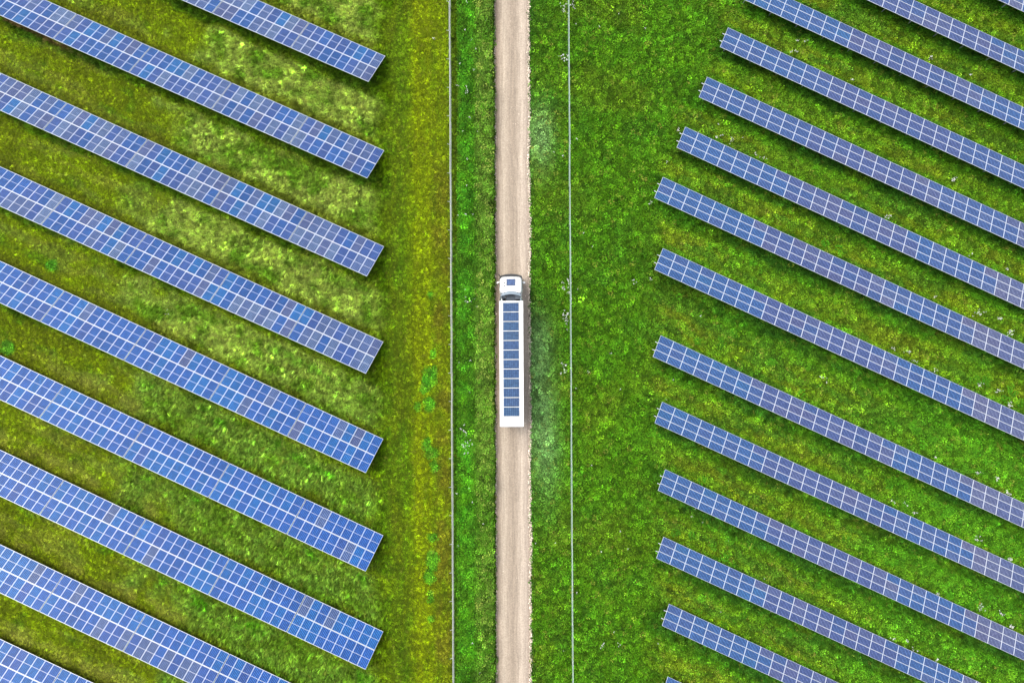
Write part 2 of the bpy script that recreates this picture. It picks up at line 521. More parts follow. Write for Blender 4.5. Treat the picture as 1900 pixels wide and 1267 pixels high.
# track material
m, n, b = newmat('gravel_track')
geo = n.nodes.new('ShaderNodeNewGeometry')
sp = n.nodes.new('ShaderNodeSeparateXYZ'); n.links.new(geo.outputs['Position'], sp.inputs[0])
mpv = n.nodes.new('ShaderNodeVectorMath'); mpv.operation = 'MULTIPLY'; mpv.inputs[1].default_value = (5.0, .28, 1)
n.links.new(geo.outputs['Position'], mpv.inputs[0])
st = n.nodes.new('ShaderNodeTexNoise'); st.inputs['Scale'].default_value = 1.0; st.inputs['Detail'].default_value = 6; st.inputs['Roughness'].default_value = .65
n.links.new(mpv.outputs[0], st.inputs['Vector'])
gr = n.nodes.new('ShaderNodeTexNoise'); gr.inputs['Scale'].default_value = 7; gr.inputs['Detail'].default_value = 8; gr.inputs['Roughness'].default_value = .75
n.links.new(geo.outputs['Position'], gr.inputs['Vector'])
# across the track: two pale wheel runs, a greyer crown
ramp = n.nodes.new('ShaderNodeValToRGB')
mrx = n.nodes.new('ShaderNodeMapRange'); mrx.inputs['From Min'].default_value = -2.0; mrx.inputs['From Max'].default_value = 2.2
jit = math_node(n, 'ADD', sp.outputs[0], math_node(n, 'MULTIPLY', math_node(n, 'SUBTRACT', st.outputs[0], .5), .35))
n.links.new(jit, mrx.inputs[0]); n.links.new(mrx.outputs[0], ramp.inputs[0])
els = [(0.0, (200, 178, 158)), (.10, (208, 190, 170)), (.26, (232, 218, 198)), (.40, (206, 192, 174)), (.50, (196, 182, 164)), (.60, (206, 192, 174)), (.72, (234, 220, 202)), (.86, (216, 202, 186)), (1.0, (206, 186, 168))]
cr = ramp.color_ramp
while len(cr.elements) < len(els): cr.elements.new(.5)
for e, (p, c_) in zip(cr.elements, els):
    e.position = p; e.color = (*[v * .60 * k_ for v, k_ in zip(lin(*c_), (1.03, .985, .94))], 1)
def mul(n, a, fac_out, lo, hi, f0=.35, f1=.65):
    mr = n.nodes.new('ShaderNodeMapRange'); n.links.new(fac_out, mr.inputs[0])
    mr.inputs['From Min'].default_value = f0; mr.inputs['From Max'].default_value = f1
    mr.inputs['To Min'].default_value = lo; mr.inputs['To Max'].default_value = hi
    mx = n.nodes.new('ShaderNodeMix'); mx.data_type = 'RGBA'; mx.blend_type = 'MULTIPLY'; mx.inputs[0].default_value = 1
    n.links.new(a, mx.inputs[6]); n.links.new(mr.outputs[0], mx.inputs[7])
    return mx.outputs[2]
o_ = mul(n, ramp.outputs[0], st.outputs[0], .80, 1.08)
o_ = mul(n, o_, gr.outputs[0], .70, 1.12)
n.links.new(o_, b.inputs['Base Color'])
bp = n.nodes.new('ShaderNodeBump'); bp.inputs['Strength'].default_value = .5; bp.inputs['Distance'].default_value = .04
n.links.new(gr.outputs[0], bp.inputs['Height']); n.links.new(bp.outputs[0], b.inputs['Normal'])
b.inputs['Roughness'].default_value = .9; b.inputs['Specular IOR Level'].default_value = .1
M['track'] = m
M['pebble'] = simple('pebbles', (.42, .34, .27), .85, 0, .4, 2)

# ------------------------------------------------------------------ the ground, one sheet to the horizon
def axis(lo, hi, step, far):
    a = list(np.arange(lo, hi + step, step))
    s = step; x = a[-1]
    while x < far: s *= 1.35; x += s; a.append(x)
    s = step; x = a[0]
    while x > -far: s *= 1.35; x -= s; a.insert(0, x)
    return np.array(a)

gx = axis(-66, 66, .3, 2200); gy = axis(-46, 46, .3, 2200)
GX, GY = np.meshgrid(gx, gy)
vx = GX.ravel(); vy = GY.ravel()
vz = ground_z(vx, vy)
nx_, ny_ = len(gx), len(gy)
idx = np.arange(nx_ * ny_).reshape(ny_, nx_)
quads = np.stack([idx[:-1, :-1], idx[:-1, 1:], idx[1:, 1:], idx[1:, :-1]], -1).reshape(-1, 4)
me = bpy.data.meshes.new('meadow')
me.vertices.add(len(vx)); me.vertices.foreach_set('co', np.stack([vx, vy, vz], -1).ravel())
me.loops.add(quads.size); me.loops.foreach_set('vertex_index', quads.ravel())
me.polygons.add(len(quads)); me.polygons.foreach_set('loop_start', np.arange(0, quads.size, 4))
me.update(calc_edges=True)
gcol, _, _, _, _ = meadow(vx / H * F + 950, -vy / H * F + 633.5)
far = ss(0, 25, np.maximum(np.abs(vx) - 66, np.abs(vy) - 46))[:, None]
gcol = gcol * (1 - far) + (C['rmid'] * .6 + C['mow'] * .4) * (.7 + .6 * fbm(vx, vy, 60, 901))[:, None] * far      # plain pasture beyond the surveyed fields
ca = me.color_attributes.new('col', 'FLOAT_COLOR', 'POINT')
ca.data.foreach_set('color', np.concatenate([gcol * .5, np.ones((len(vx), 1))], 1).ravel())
me.materials.append(M['ground'])
go = bpy.data.objects.new('meadow_ground', me); col.objects.link(go)
tag(go, 'green meadow ground under the solar arrays', kind='structure')

# the track
ys = np.concatenate([np.arange(-2000, -60, 40), np.arange(-60, 60, .35), np.arange(60, 2001, 40)])
pyv = -ys / H * F + 633.5
xl = (road_left(pyv) - 950) / F * H; xr = (road_right(pyv) - 950) / F * H
NX = 12
vs = []; fs = []
for i, y in enumerate(ys):
    for j in range(NX + 1):
        f = j / NX
        z = .035 + .02 * math.sin(f * math.pi) - .02 * (math.exp(-((f - .27) / .09) ** 2) + math.exp(-((f - .72) / .09) ** 2))
        if j in (0, NX): z = -.02
        vs.append((xl[i] * (1 - f) + xr[i] * f, y, z))
for i in range(len(ys) - 1):
    for j in range(NX):
        a = i * (NX + 1) + j
        fs.append((a, a + 1, a + NX + 2, a + NX + 1))
tb = MB(); tb.add(vs, fs)
tag(tb.build('gravel_track', M['track']), 'pale gravel farm track running straight between the fields', kind='structure')

# ------------------------------------------------------------------ solar modules and arrays
def module_mesh(name, W, L, gm, midbar, fw=.042, fm=None, fy=None):
    fy = fy or fw
    m = MB()
    T = .04
    def ring(w, l, z): return [(-w / 2, -l / 2, z), (w / 2, -l / 2, z), (w / 2, l / 2, z), (-w / 2, l / 2, z)]
    vs = ring(W, L, -T) + ring(W, L, 0) + ring(W - 2 * fw, L - 2 * fy, 0) + ring(W - 2 * fw, L - 2 * fy, -.006)
    fs = []
    for j in range(3):
        for k in range(4): fs.append((j * 4 + k, j * 4 + (k + 1) % 4, (j + 1) * 4 + (k + 1) % 4, (j + 1) * 4 + k))
    fs.append((3, 2, 1, 0))
    m.add(vs, fs, 0)
    m.add(ring(W - 2 * fw, L - 2 * fy, -.006), [(0, 1, 2, 3)], 1)
    if midbar:
        a = W / 2 - fw; z0, z1 = -.0055, -.001
        h = .014
        m.add([(-a, -h, z1), (a, -h, z1), (a, h, z1), (-a, h, z1), (-a, -h, z0), (a, -h, z0), (a, h, z0), (-a, h, z0)],
              [(0, 1, 2, 3), (4, 5, 1, 0), (6, 7, 3, 2)], 0)
    return m.mesh(name, [fm or M['alu'], gm])


WL, HL = 1.0, 2.02
WR, HR = 1.58, .98
meL = module_mesh('solar_panel', WL, HL, M['glassL'], True, .024, None, .045)
meR = module_mesh('solar_panel', WR, HR, M['glassR'], False, .028)

TINT = dict(blue=(76, 118, 196), deep=(70, 112, 186), indigo=(92, 112, 182), lav=(116, 128, 182), pale=(132, 144, 190), teal=(66, 130, 202), mauve=(116, 120, 170))  # module colours with some sky reflection painted in
TINT = {k: np.array(lin(*v)) * np.array([.72, .84, .78]) for k, v in TINT.items()}


def tint(name, jitter=.1):
    c = TINT[name] * (1 + (random.random() - .5) * 2 * jitter) * .92
    return (float(c[0]), float(c[1]), float(c[2]), 1.0)


ORD = ['first', 'second', 'third', 'fourth', 'fifth', 'sixth', 'seventh', 'eighth', 'ninth', 'tenth', 'eleventh', 'twelfth', 'thirteenth', 'fourteenth']
LEFT_LABEL = [
    'short stretch of the grey-violet two-high array in the top left field, cut off by the top edge',
    'grey-violet two-high array running through the top left corner above the bare soil patch',
    'pale violet two-high array left of the track, its east end lower than the first long one',
    'x',
    'x',
    'evenly bright blue two-high array, second one ending below the truck in the left field',
    'bright blue two-high array, lowest in the left field with its east end in view',
    'blue two-high array with a greyish patch, leaving the left field by the bottom edge',
    'small corner of a bright blue two-high array at the very bottom left',
]
LEFT_LABEL[0] = 'topmost two-high array of the left field, violet grey, partly beyond the top edge'
LEFT_LABEL[2] = 'third two-high array from the top left of the track, violet with blue panels'
LEFT_LABEL[3] = 'speckled violet and blue two-high array left of the track, level with the truck trailer'
LEFT_LABEL[4] = 'fifth two-high array from the top, deep blue, its end just below the trailer'


def blend(name, kx, jitter):
    """a module's tint drawn towards its column group, some sky reflection painted in"""
    b_ = TINT['blue'] if kx < 7.5 or 17 < kx < 23.5 else TINT['indigo'] if kx < 17 else TINT['lav']
    c = (TINT[name] * .45 + b_ * .55) * np.array([1.32, 1.04, .84]) * (1 + random.uniform(-jitter, jitter))
    return (float(c[0]), float(c[1]), float(c[2]), 1.0)


def add_modules(root, me, cells, z0, tilt):
    for (xc, yc, sx, sy, t) in cells:
        o = bpy.data.objects.new('solar_panel', me)
        o.parent = root
        o.location = (xc, -yc * math.cos(tilt), z0 + yc * math.sin(tilt))
        o.rotation_euler = (-tilt, 0, 0)
        o.scale = (sx, sy, 1)
        o.color = t
        col.objects.link(o)


def add_rack(root, xa, xb, L, tilt, z0, purl, stubs, every):
    """posts, sloping rafters and long purlins under an array; xa<xb along the array"""
    for k, f in enumerate(purl):
        y = f * L
        zc = z0 + y * math.sin(tilt) - .085
        yc = -y * math.cos(tilt)
        m = MB(); m.box(xa - stubs[0], xb + stubs[1], yc - .03, yc + .03, zc - .04, zc + .04)
        m.build('purlin', M['alu'] if stubs[0] > 0 else M['steel'], root)
    n = max(2, int((xb - xa) / every) + 1)
    f0, f1 = .22, .78
    post = None
    for i in range(n):
        x = xa + .6 + (xb - xa - 1.2) * i / (n - 1)
        for f in (f0, f1):
            y = f * L; zt = z0 + y * math.sin(tilt) - .13
            m = MB(); m.box(x - .04, x + .04, -y * math.cos(tilt) - .05, -y * math.cos(tilt) + .05, -.3, zt)
            m.build('support_post', M['steel'], root)
        m = MB()
        a = .06 * L; b_ = .94 * L
        pts = []
        for dz in (-.20, -.13):
            for yy in (a, b_):
                pts.append((yy, dz))
        def P(x_, yy, dz): return (x_, -yy * math.cos(tilt), z0 + yy * math.sin(tilt) + dz)
        v8 = [P(x - .03, a, -.205), P(x + .03, a, -.205), P(x + .03, b_, -.205), P(x - .03, b_, -.205),
              P(x - .03, a, -.128), P(x + .03, a, -.128), P(x + .03, b_, -.128), P(x - .03, b_, -.128)]
        m.add(v8, [(0, 1, 2, 3), (7, 6, 5, 4), (4, 5, 1, 0), (5, 6, 2, 1), (6, 7, 3, 2), (7, 4, 0, 3)])
        m.build('rafter', M['steel'], root)


for ri, r in enumerate(LEFT):
    ex, ey = r['e']
    base = ey - r['m'] * ex
    P0 = Vector((*at(ex, ey, ZL0), 0))
    Q0 = Vector((*at(0, base, ZL0), 0))
    u = (P0 - Q0).normalized()                     # points down the picture to the east end
    root = empty('solar_array', (P0.x, P0.y, 0), math.atan2(u.y, u.x))
    tag(root, LEFT_LABEL[ri], 'solar array', 'two-high solar arrays left of the track')
    cells = []
    secs = r['secs']
    for si in range(len(secs) - 1):
        A = Vector((*at(secs[si], base + r['m'] * secs[si], ZL0), 0)); B = Vector((*at(secs[si + 1], base + r['m'] * secs[si + 1], ZL0), 0))
        xa = (A - P0).dot(u); xb = (B - P0).dot(u)
        if si > 0: xa -= .035
        xb += .035
        nn = r['n'][si]; wcol = (xa - xb) / nn
        for k in range(nn):
            xc = xa - (k + .5) * wcol
            pxx = secs[si] + (secs[si + 1] - secs[si]) * (k + .5) / nn
            for j in range(2):
                q = random.random()
                lv = r['lav']
                nzv = float(fbm(np.array([pxx + j * 60.]), np.array([ri * 177.]), 50, 401)[0])
                lv2 = lv * (1.25 if nzv > .5 else .7)
                if j == 1 and ri == 1 and pxx < 330: lv2 = .1
                if ri == 7 and 200 < pxx < 420 and j == 1: lv2 = .9
                if ri == 3: lv2 = np.interp(pxx, [0, 350, 700], [.25, .35, .8]) * (1.1 if nzv > .5 else .8)
                if q < lv2: t = random.choice(['lav', 'lav', 'indigo', 'pale' if ri < 4 else 'indigo', 'mauve' if ri < 5 else 'indigo'])
                elif random.random() < .14: t = 'teal'
                else: t = random.choice(['blue', 'deep', 'indigo'] if ri < 4 else ['blue', 'blue', 'deep', 'blue', 'teal'])
                tc_ = tint(t)
                g_ = float(np.interp(ri, [2, 5], [.35, 1])) if t in ('blue', 'deep', 'teal', 'indigo') else .2
                tc_ = (tc_[0] * (1 - .34 * g_), tc_[1] * (1 - .04 * g_), tc_[2] * (.94 + .22 * g_), 1.0)      # bluer towards the lower arrays: module colour plus painted sky reflection
                cells.append((xc, (j + .5) * LL / 2, (wcol - .012) / WL, (LL / 2 - .022) / HL, tc_))
    add_modules(root, meL, cells, ZL0, TL)
    xs_ = [c_[0] for c_ in cells]
    add_rack(root, min(xs_) - .4, max(xs_) + .4, LL, TL, ZL0, (.12, .38, .62, .88), (0, 0), 4.6)

RIGHT_LABEL = {
    0: 'small piece of three-high array cutting the extreme top right corner',
    1: 'three-high blue array crossing the top right corner, second from the corner',
    2: 'three-high array at the top right whose west end lies beyond the top edge',
    3: 'uppermost three-high array with its west end in view, below the top edge',
    4: 'three-high array, second from the top with its west end in view',
    5: 'three-high array, third from the top with its west end in view',
    6: 'three-high array, fourth from the top with its west end in view',
    7: 'three-high array right of the track whose west end is level with the truck cab',
    8: 'three-high array whose west end is level with the middle of the trailer',
    9: 'three-high array whose west end is level with the rear of the trailer',
    10: 'first three-high array below the truck in the right field',
    11: 'second three-high array below the truck in the right field',
    12: 'three-high array near the bottom of the right field, leaving by the bottom edge',
    13: 'tiny corner of a three-high array at the bottom edge of the right field',
}
for ri, r in enumerate(RIGHT):
    ex, ey = r['e']; mm = r['m']; base = ey - mm * ex
    P0 = Vector((*at(ex, ey, ZR0), 0)); Q0 = Vector((*at(1900, base + mm * 1900, ZR0), 0))
    u = (Q0 - P0).normalized()
    root = empty('solar_array', (P0.x, P0.y, 0), math.atan2(u.y, u.x))
    tag(root, RIGHT_LABEL[ri], 'solar array', 'three-high solar arrays right of the track')
    cells = []; k = 0; pxx = ex; x = 0.0
    L = r['L']
    while pxx < 1990 and (base + mm * pxx) < 1330:
        step = 24.5 - .026 * k
        A = Vector((*at(pxx, base + mm * pxx, ZR0), 0)); B = Vector((*at(pxx + step, base + mm * (pxx + step), ZR0), 0))
        xa = (A - P0).dot(u); xb = (B - P0).dot(u)
        vis = base + mm * pxx + 45 > -70
        for j in range(3):
            if not vis: continue
            q = random.random()
            kx = k + (j == 0) - (ri % 2) * .5
            if kx < 7.5: t = 'blue' if q < .6 else ('teal' if q < .68 else 'deep' if q < .8 else 'indigo')
            elif kx < 16.5: t = 'indigo' if q < .6 else ('lav' if q < .74 else 'deep' if q < .85 else 'mauve')
            elif kx < 23.5: t = 'blue' if q < .35 else ('indigo' if q < .85 else 'lav')
            elif kx < 25.5: t = 'mauve' if q < .5 else 'lav'
            else: t = 'lav' if q < .5 else 'indigo'
            if ri in (3, 4): t = 'indigo' if q < .7 else t
            cells.append(((xa + xb) / 2, (j + .5) * L / 3, (xb - xa - .012) / WR, (L / 3 - .014) / HR, blend(t, kx, .05)))
        pxx += step; k += 1
    add_modules(root, meR, cells, ZR0, TR)
    xs_ = [c_[0] for c_ in cells]
    st_ = .38 if ri > 2 else 0
    add_rack(root, min(xs_) - .7, max(xs_) + .7, L, TR, ZR0, (.36, .72), (st_, 0), 3.2)

# ------------------------------------------------------------------ fences
def fence(fx, x_off, h, step, wire, label, arm, y0=-50, y1=50, rail_r=.03):
    """fx(y) gives the fence's line; posts, top rail and welded mesh panels"""
    root = empty('wire_fence', (fx(0), 0, 0))
    tag(root, label, 'fence')
    ys = np.arange(y0 + x_off, y1, step)
    rx = fx(0)
    for i, y in enumerate(ys):
        jx = (random.random() - .5) * .05
        x = fx(y) - rx + jx
        m = MB()
        m.tube((x, y, -.2), (x, y, h + .06), .03, 8)
        m.tube((x, y, h + .06), (x, y, h + .10), .040, 8)
        if arm: m.tube((x, y, h - .02), (x - .26, y + random.uniform(-.05, .05), h + .16), .025, 6)
        m.build('fence_post', M['post'], root)
        if i + 1 < len(ys):
            yb = ys[i + 1]; xb = fx(yb) - rx
            m = MB()
            m.tube((x, y, h), (xb, yb, h), rail_r, 6)
            m.build('top_rail', wire, root)
            m = MB()
            nh = 8
            for k in range(nh):
                z = .08 + (h - .12) * k / (nh - 1)
                m.tube((x, y, z), (xb, yb, z + random.uniform(-.01, .01)), .0065, 3, cap=False)
            nv = int((yb - y) / .25)
            for k in range(1, nv):
                f = k / nv
                px_ = x + (xb - x) * f; py_ = y + (yb - y) * f
                m.tube((px_, py_, .05), (px_, py_, h - .02), .005, 3, cap=False)
            m.build('wire_mesh', wire, root)
    return root


fence(lambda y: (839.6 + (-y) * 16.9 * .0055 - 950) / F * (H), .9, 1.9, 3.05, M['wire'],
      'pale wire mesh fence left of the track, beside the mown strip', True, rail_r=.018)
fence(lambda y: (1058.3 + (-y) * 16.9 * .0063 - 950) / F * (H - .6), 2.4, 1.7, 4.3, M['greenwire'],
      'pale green wire mesh fence right of the track', False, rail_r=.02)

# ------------------------------------------------------------------ the articulated truck
TX, TY = -.07, 0.0
truck = empty('articulated_truck', (TX, TY, .03), math.radians(.35))
tag(truck, 'white articulated truck with twelve solar panels on its trailer roof on the gravel track', 'truck')

def rounded(x0, x1, y0, y1, r, n=4, front_bow=0.0):
    pts = []
    for (cx, cy, a0) in ((x1 - r, y0 + r, -90), (x1 - r, y1 - r, 0), (x0 + r, y1 - r, 90), (x0 + r, y0 + r, 180)):
        for k in range(n + 1):
            a = math.radians(a0 + 90 * k / n)
            x = cx + r * math.cos(a); y = cy + r * math.sin(a)
            pts.append((x, y))
    if front_bow:
        out = []
        for x, y in pts:
            if y > (y0 + y1) / 2: y += front_bow * (1 - (2 * (x - (x0 + x1) / 2) / (x1 - x0)) ** 2)
            out.append((x, y))
        # middle points on the front so that it bows
        k = [i for i, (x, y) in enumerate(out) if y > (y0 + y1) / 2 and x > 0][-1]
        extra = []
        for f in (.5, .25, 0, -.25, -.5):
            extra.append(((x0 + x1) / 2 + f * (x1 - x0), y1 + front_bow * (1 - (2 * f) ** 2)))
        out = out[:k + 1] + extra[1:4] + out[k + 1:]
        return out
    return pts

# trailer: box from y=-8.83 to 4.23, width 2.5, top at 4 m
TB0, TB1, TW = -8.83, 4.22, 1.245
m = MB()
m.box(-TW, TW, TB0, TB1, 1.15, 3.93)
box = m.build('trailer_box', M['white'], truck)
m = MB()          # roof skin with a raised rim and a low camber
m.box(-TW + .02, TW - .02, TB0 + .02, TB1 - .02, 3.932, 3.955)
for sx in (-1, 1): m.box(min(sx * TW, sx * (TW - .06)), max(sx * TW, sx * (TW - .06)), TB0, TB1, 3.931, 3.985)
m.box(-TW + .062, TW - .062, TB1 - .07, TB1, 3.957, 3.985); m.box(-TW + .062, TW - .062, TB0, TB0 + .07, 3.957, 3.985)
m.build('trailer_roof', M['white'], truck)
m = MB()
for x in (-.98, .92): m.box(x - .012, x + .012, TB0 + .08, TB1 - .08, 3.956, 3.966)
for y in np.arange(TB0 + .55, TB1 - .3, 1.09):
    for x0_, x1_ in ((-1.18, -.86), (.80, 1.18)): m.box(x0_, x1_, y, y + .025, 3.956, 3.968)
m.build('roof_seams', M['steel'], truck)
for x in (-.84, .78):
    m = MB(); m.box(x - .02, x + .02, -8.35, 4.1, 3.956, 3.975); m.build('panel_rail', M['alu'], truck)
tp = module_mesh('roof_solar_panel', 1.63, .91, M['glassT'], False, .02, M['darkmetal'])
for i in range(12):
    py0 = 562.0 + 17.62 * i
    y = -(py0 + 7.9 - 633.5) / F * (H - 4)
    o = bpy.data.objects.new('roof_solar_panel', tp)
    o.parent = truck; o.location = (-.03, y, 4.0)
    o.color = tint('blue', .05) if False else (*[v * (1 + random.uniform(-.05, .05)) for v in lin(66, 92, 122)], 1)
    col.objects.link(o)
for sx in (-1, 1):
    m = MB(); m.box(min(sx * .02, sx * 1.2), max(sx * .02, sx * 1.2), TB0 - .05, TB0 - .004, 1.2, 3.85)
    for k in range(2): m.tube((sx * (.35 + .45 * k), TB0 - .08, 1.25), (sx * (.35 + .45 * k), TB0 - .08, 3.82), .018, 6, 1)
    m.build('rear_door', [M['white'], M['chrome']], truck)
    m = MB(); m.box(sx * 1.0 - .14, sx * 1.0 + .14, TB0 - .10, TB0 - .02, .78, .92); m.build('tail_light', M['red'], truck)
m = MB(); m.box(-1.22, 1.22, TB0 + .0, TB0 + .1, .55, .70); m.box(-.6, -.52, TB0 + .01, TB0 + .09, .7, 1.1); m.box(.52, .6, TB0 + .01, TB0 + .09, .7, 1.1)
m.build('rear_bumper', M['white'], truck)
m = MB()
for sx in (-1, 1): m.box(sx * .48 - .06, sx * .48 + .06, TB0 + .2, TB1 - .3, .95, 1.14)
for y in np.arange(TB0 + .6, TB1 - .5, 1.1): m.box(-.42, .42, y, y + .08, 1.0, 1.12)
m.build('trailer_chassis', M['darkmetal'], truck)
for sx in (-1, 1):
    m = MB(); m.box(sx * 1.18 - .02, sx * 1.18 + .02, -3.4, 1.6, .45, 1.0); m.build('side_guard', M['white'], truck)
    m = MB(); m.box(sx * .85 - .07, sx * .85 + .07, 1.9, 2.05, .1, 1.1); m.box(sx * .85 - .16, sx * .85 + .16, 1.82, 2.12, .02, .08); m.build('landing_leg', M['darkmetal'], truck)
    m = MB()
    for y in (TB0 + .5, -6.0, -3.2, -.4, 2.6): m.box(sx * 1.246 - .006, sx * 1.246 + .006, y, y + .12, 1.2, 1.27)
    m.build('marker_lights', M['amber'], truck)


def wheel(x, y, r=.5, wdt=.32, rear=False):
    t = MB()
    n = 20
    prof = [(-wdt / 2, r * .62), (-wdt / 2, r * .93), (-wdt * .38, r), (wdt * .38, r), (wdt / 2, r * .93), (wdt / 2, r * .62)]
    vs = []
    for (px_, rr) in prof:
        for k in range(n):
            a = 2 * math.pi * k / n
            vs.append((px_, rr * math.cos(a), rr * math.sin(a)))
    fs = []
    for j in range(len(prof) - 1):
        for k in range(n): fs.append((j * n + k, j * n + (k + 1) % n, (j + 1) * n + (k + 1) % n, (j + 1) * n + k))
    t.add(vs, fs, 0, True)
    o = t.build('wheel', M['rubber'], truck, (x, y, r))
    q = MB(); q.tube((-wdt * .3, 0, 0), (wdt * .3, 0, 0), r * .62, 16); q.tube((-wdt * .5, 0, 0), (wdt * .5, 0, 0), r * .22, 10)
    q.build('rim', M['chrome'], o)
    return o


for sx in (-1, 1):
    for y in (-7.2, -5.9, -4.6): wheel(sx * 1.03, y)
    wheel(sx * 1.04, 5.75, .5, .30)
    wheel(sx * .98, 2.75, .5, .52)
    m = MB()
    a = [(sx * .98 - .28, 2.75 + .62 * math.cos(t_), .55 + .58 * math.sin(t_)) for t_ in np.linspace(.2, math.pi - .2, 9)]
    b2 = [(p[0] + .56, p[1], p[2]) for p in a]
    m.add(a + b2, [(k, k + 1, k + 10, k + 9) for k in range(8)]); m.build('mudguard', M['black'], truck)

# tractor chassis, catwalk, lines
m = MB()
for sx in (-1, 1): m.box(sx * .42 - .05, sx * .42 + .05, 1.6, 6.6, .72, .98)
for y in (1.9, 3.3, 4.2, 5.0, 6.2): m.box(-.37, .37, y, y + .1, .75, .95)
m.tube((-1.0, 2.75, .5), (1.0, 2.75, .5), .09, 8); m.tube((-1.0, 5.75, .5), (1.0, 5.75, .5), .07, 8)
m.build('tractor_chassis', M['darkmetal'], truck)
m = MB(); m.box(-.55, .55, 4.15, 5.0, 1.0, 1.03)
for k in range(9): m.box(-.55, .55, 4.17 + .09 * k, 4.2 + .09 * k, 1.031, 1.05)
m.build('catwalk', M['steel'], truck)
m = MB(); m.prism([(.55 * math.cos(t_), 2.9 + .55 * math.sin(t_)) for t_ in np.linspace(0, 2 * math.pi, 17)[:-1]], .99, 1.12); m.build('fifth_wheel_coupling', M['darkmetal'], truck)
for sx in (-1, 1):
    m = MB(); m.tube((sx * .92, 3.6, .68), (sx * .92, 4.9, .68), .32, 16); m.build('fuel_tank', M['chrome'], truck)
for k, (x, c_) in enumerate(((-.25, 'red'), (-.12, 'black'), (.1, 'amber'), (.22, 'black'))):
    m = MB()
    p = [(x, 4.98, 1.9), (x * 1.4, 4.75, 1.3), (x * 1.5, 4.45, 1.25), (x, 4.24, 1.7)]
    for a_, b_ in zip(p[:-1], p[1:]): m.tube(a_, b_, .02, 6)
    m.build('air_line', M[c_ if c_ != 'amber' else 'black'], truck)

# cab body: stacked rounded outlines, leaning front
def loft(outlines, name, mats, parent, cap=True):
    n_ = len(outlines[0][0]); vs = []; fs = []
    for (poly, z) in outlines: vs += [(x, y, z) for x, y in poly]
    for j in range(len(outlines) - 1):
        for k in range(n_): fs.append((j * n_ + k, j * n_ + (k + 1) % n_, (j + 1) * n_ + (k + 1) % n_, (j + 1) * n_ + k))
    fs.append(tuple(range(n_ - 1, -1, -1))); fs.append(tuple(range((len(outlines) - 1) * n_, len(outlines) * n_)))
    m = MB(); m.add(vs, fs, 0, False)
    o = m.build(name, mats, parent)
    bv = o.modifiers.new('soft_edges', 'BEVEL'); bv.width = .03; bv.segments = 2; bv.limit_method = 'ANGLE'; bv.angle_limit = math.radians(35)
    return o

CF, CB = 6.84, 5.02
loft([(rounded(-1.20, 1.20, CB, CF + .02, .22, 4, .06), .55), (rounded(-1.22, 1.22, CB, CF + .03, .24, 4, .07), 1.2), (rounded(-1.21, 1.21, CB, CF - .02, .26, 4, .08), 2.2),
      (rounded(-1.17, 1.17, CB, CF - .12, .30, 4, .08), 3.0), (rounded(-1.14, 1.14, CB, CF - .16, .32, 4, .08), 3.25)], 'cab_body', M['white'], truck)
loft([(rounded(-1.15, 1.15, CB - .02, CF - .10, .32, 5, .08), 3.252), (rounded(-1.14, 1.14, CB - .03, CF - .16, .34, 5, .08), 3.50), (rounded(-1.08, 1.08, CB - .02, CF - .30, .34, 5, .07), 3.68),
      (rounded(-.98, .98, CB + .02, CF - .48, .30, 5, .05), 3.76)], 'cab_roof', M['white'], truck)
# windscreen, grille, visor
m = MB(); m.add([(-1.0, CF + .06, 1.75), (1.0, CF + .06, 1.75), (.92, CF + .02, 2.75), (-.92, CF + .02, 2.75), (-1.0, CF - .1, 1.75), (1.0, CF - .1, 1.75), (.92, CF - .12, 2.75), (-.92, CF - .12, 2.75)],
                [(1, 0, 3, 2), (4, 5, 6, 7), (0, 1, 5, 4), (3, 7, 6, 2), (0, 4, 7, 3), (1, 2, 6, 5)])
m.build('windscreen', M['darkglass'], truck)
m = MB(); m.prism([(-1.22, CF - .30), (-1.14, CF + .06), (-.6, CF + .22), (0, CF + .27), (.6, CF + .22), (1.14, CF + .06), (1.22, CF - .30)][::-1], 3.05, 3.12)
m.build('sun_visor', M['black'], truck)
m = MB()
for k in range(6): m.box(-.8, .8, CF + .09, CF + .13, .75 + .13 * k, .82 + .13 * k)
m.build('grille', M['black'], truck)
m = MB(); m.prism(rounded(-1.22, 1.22, CF - .2, CF + .14, .12, 3), .32, .66); m.build('bumper', M['white'], truck)
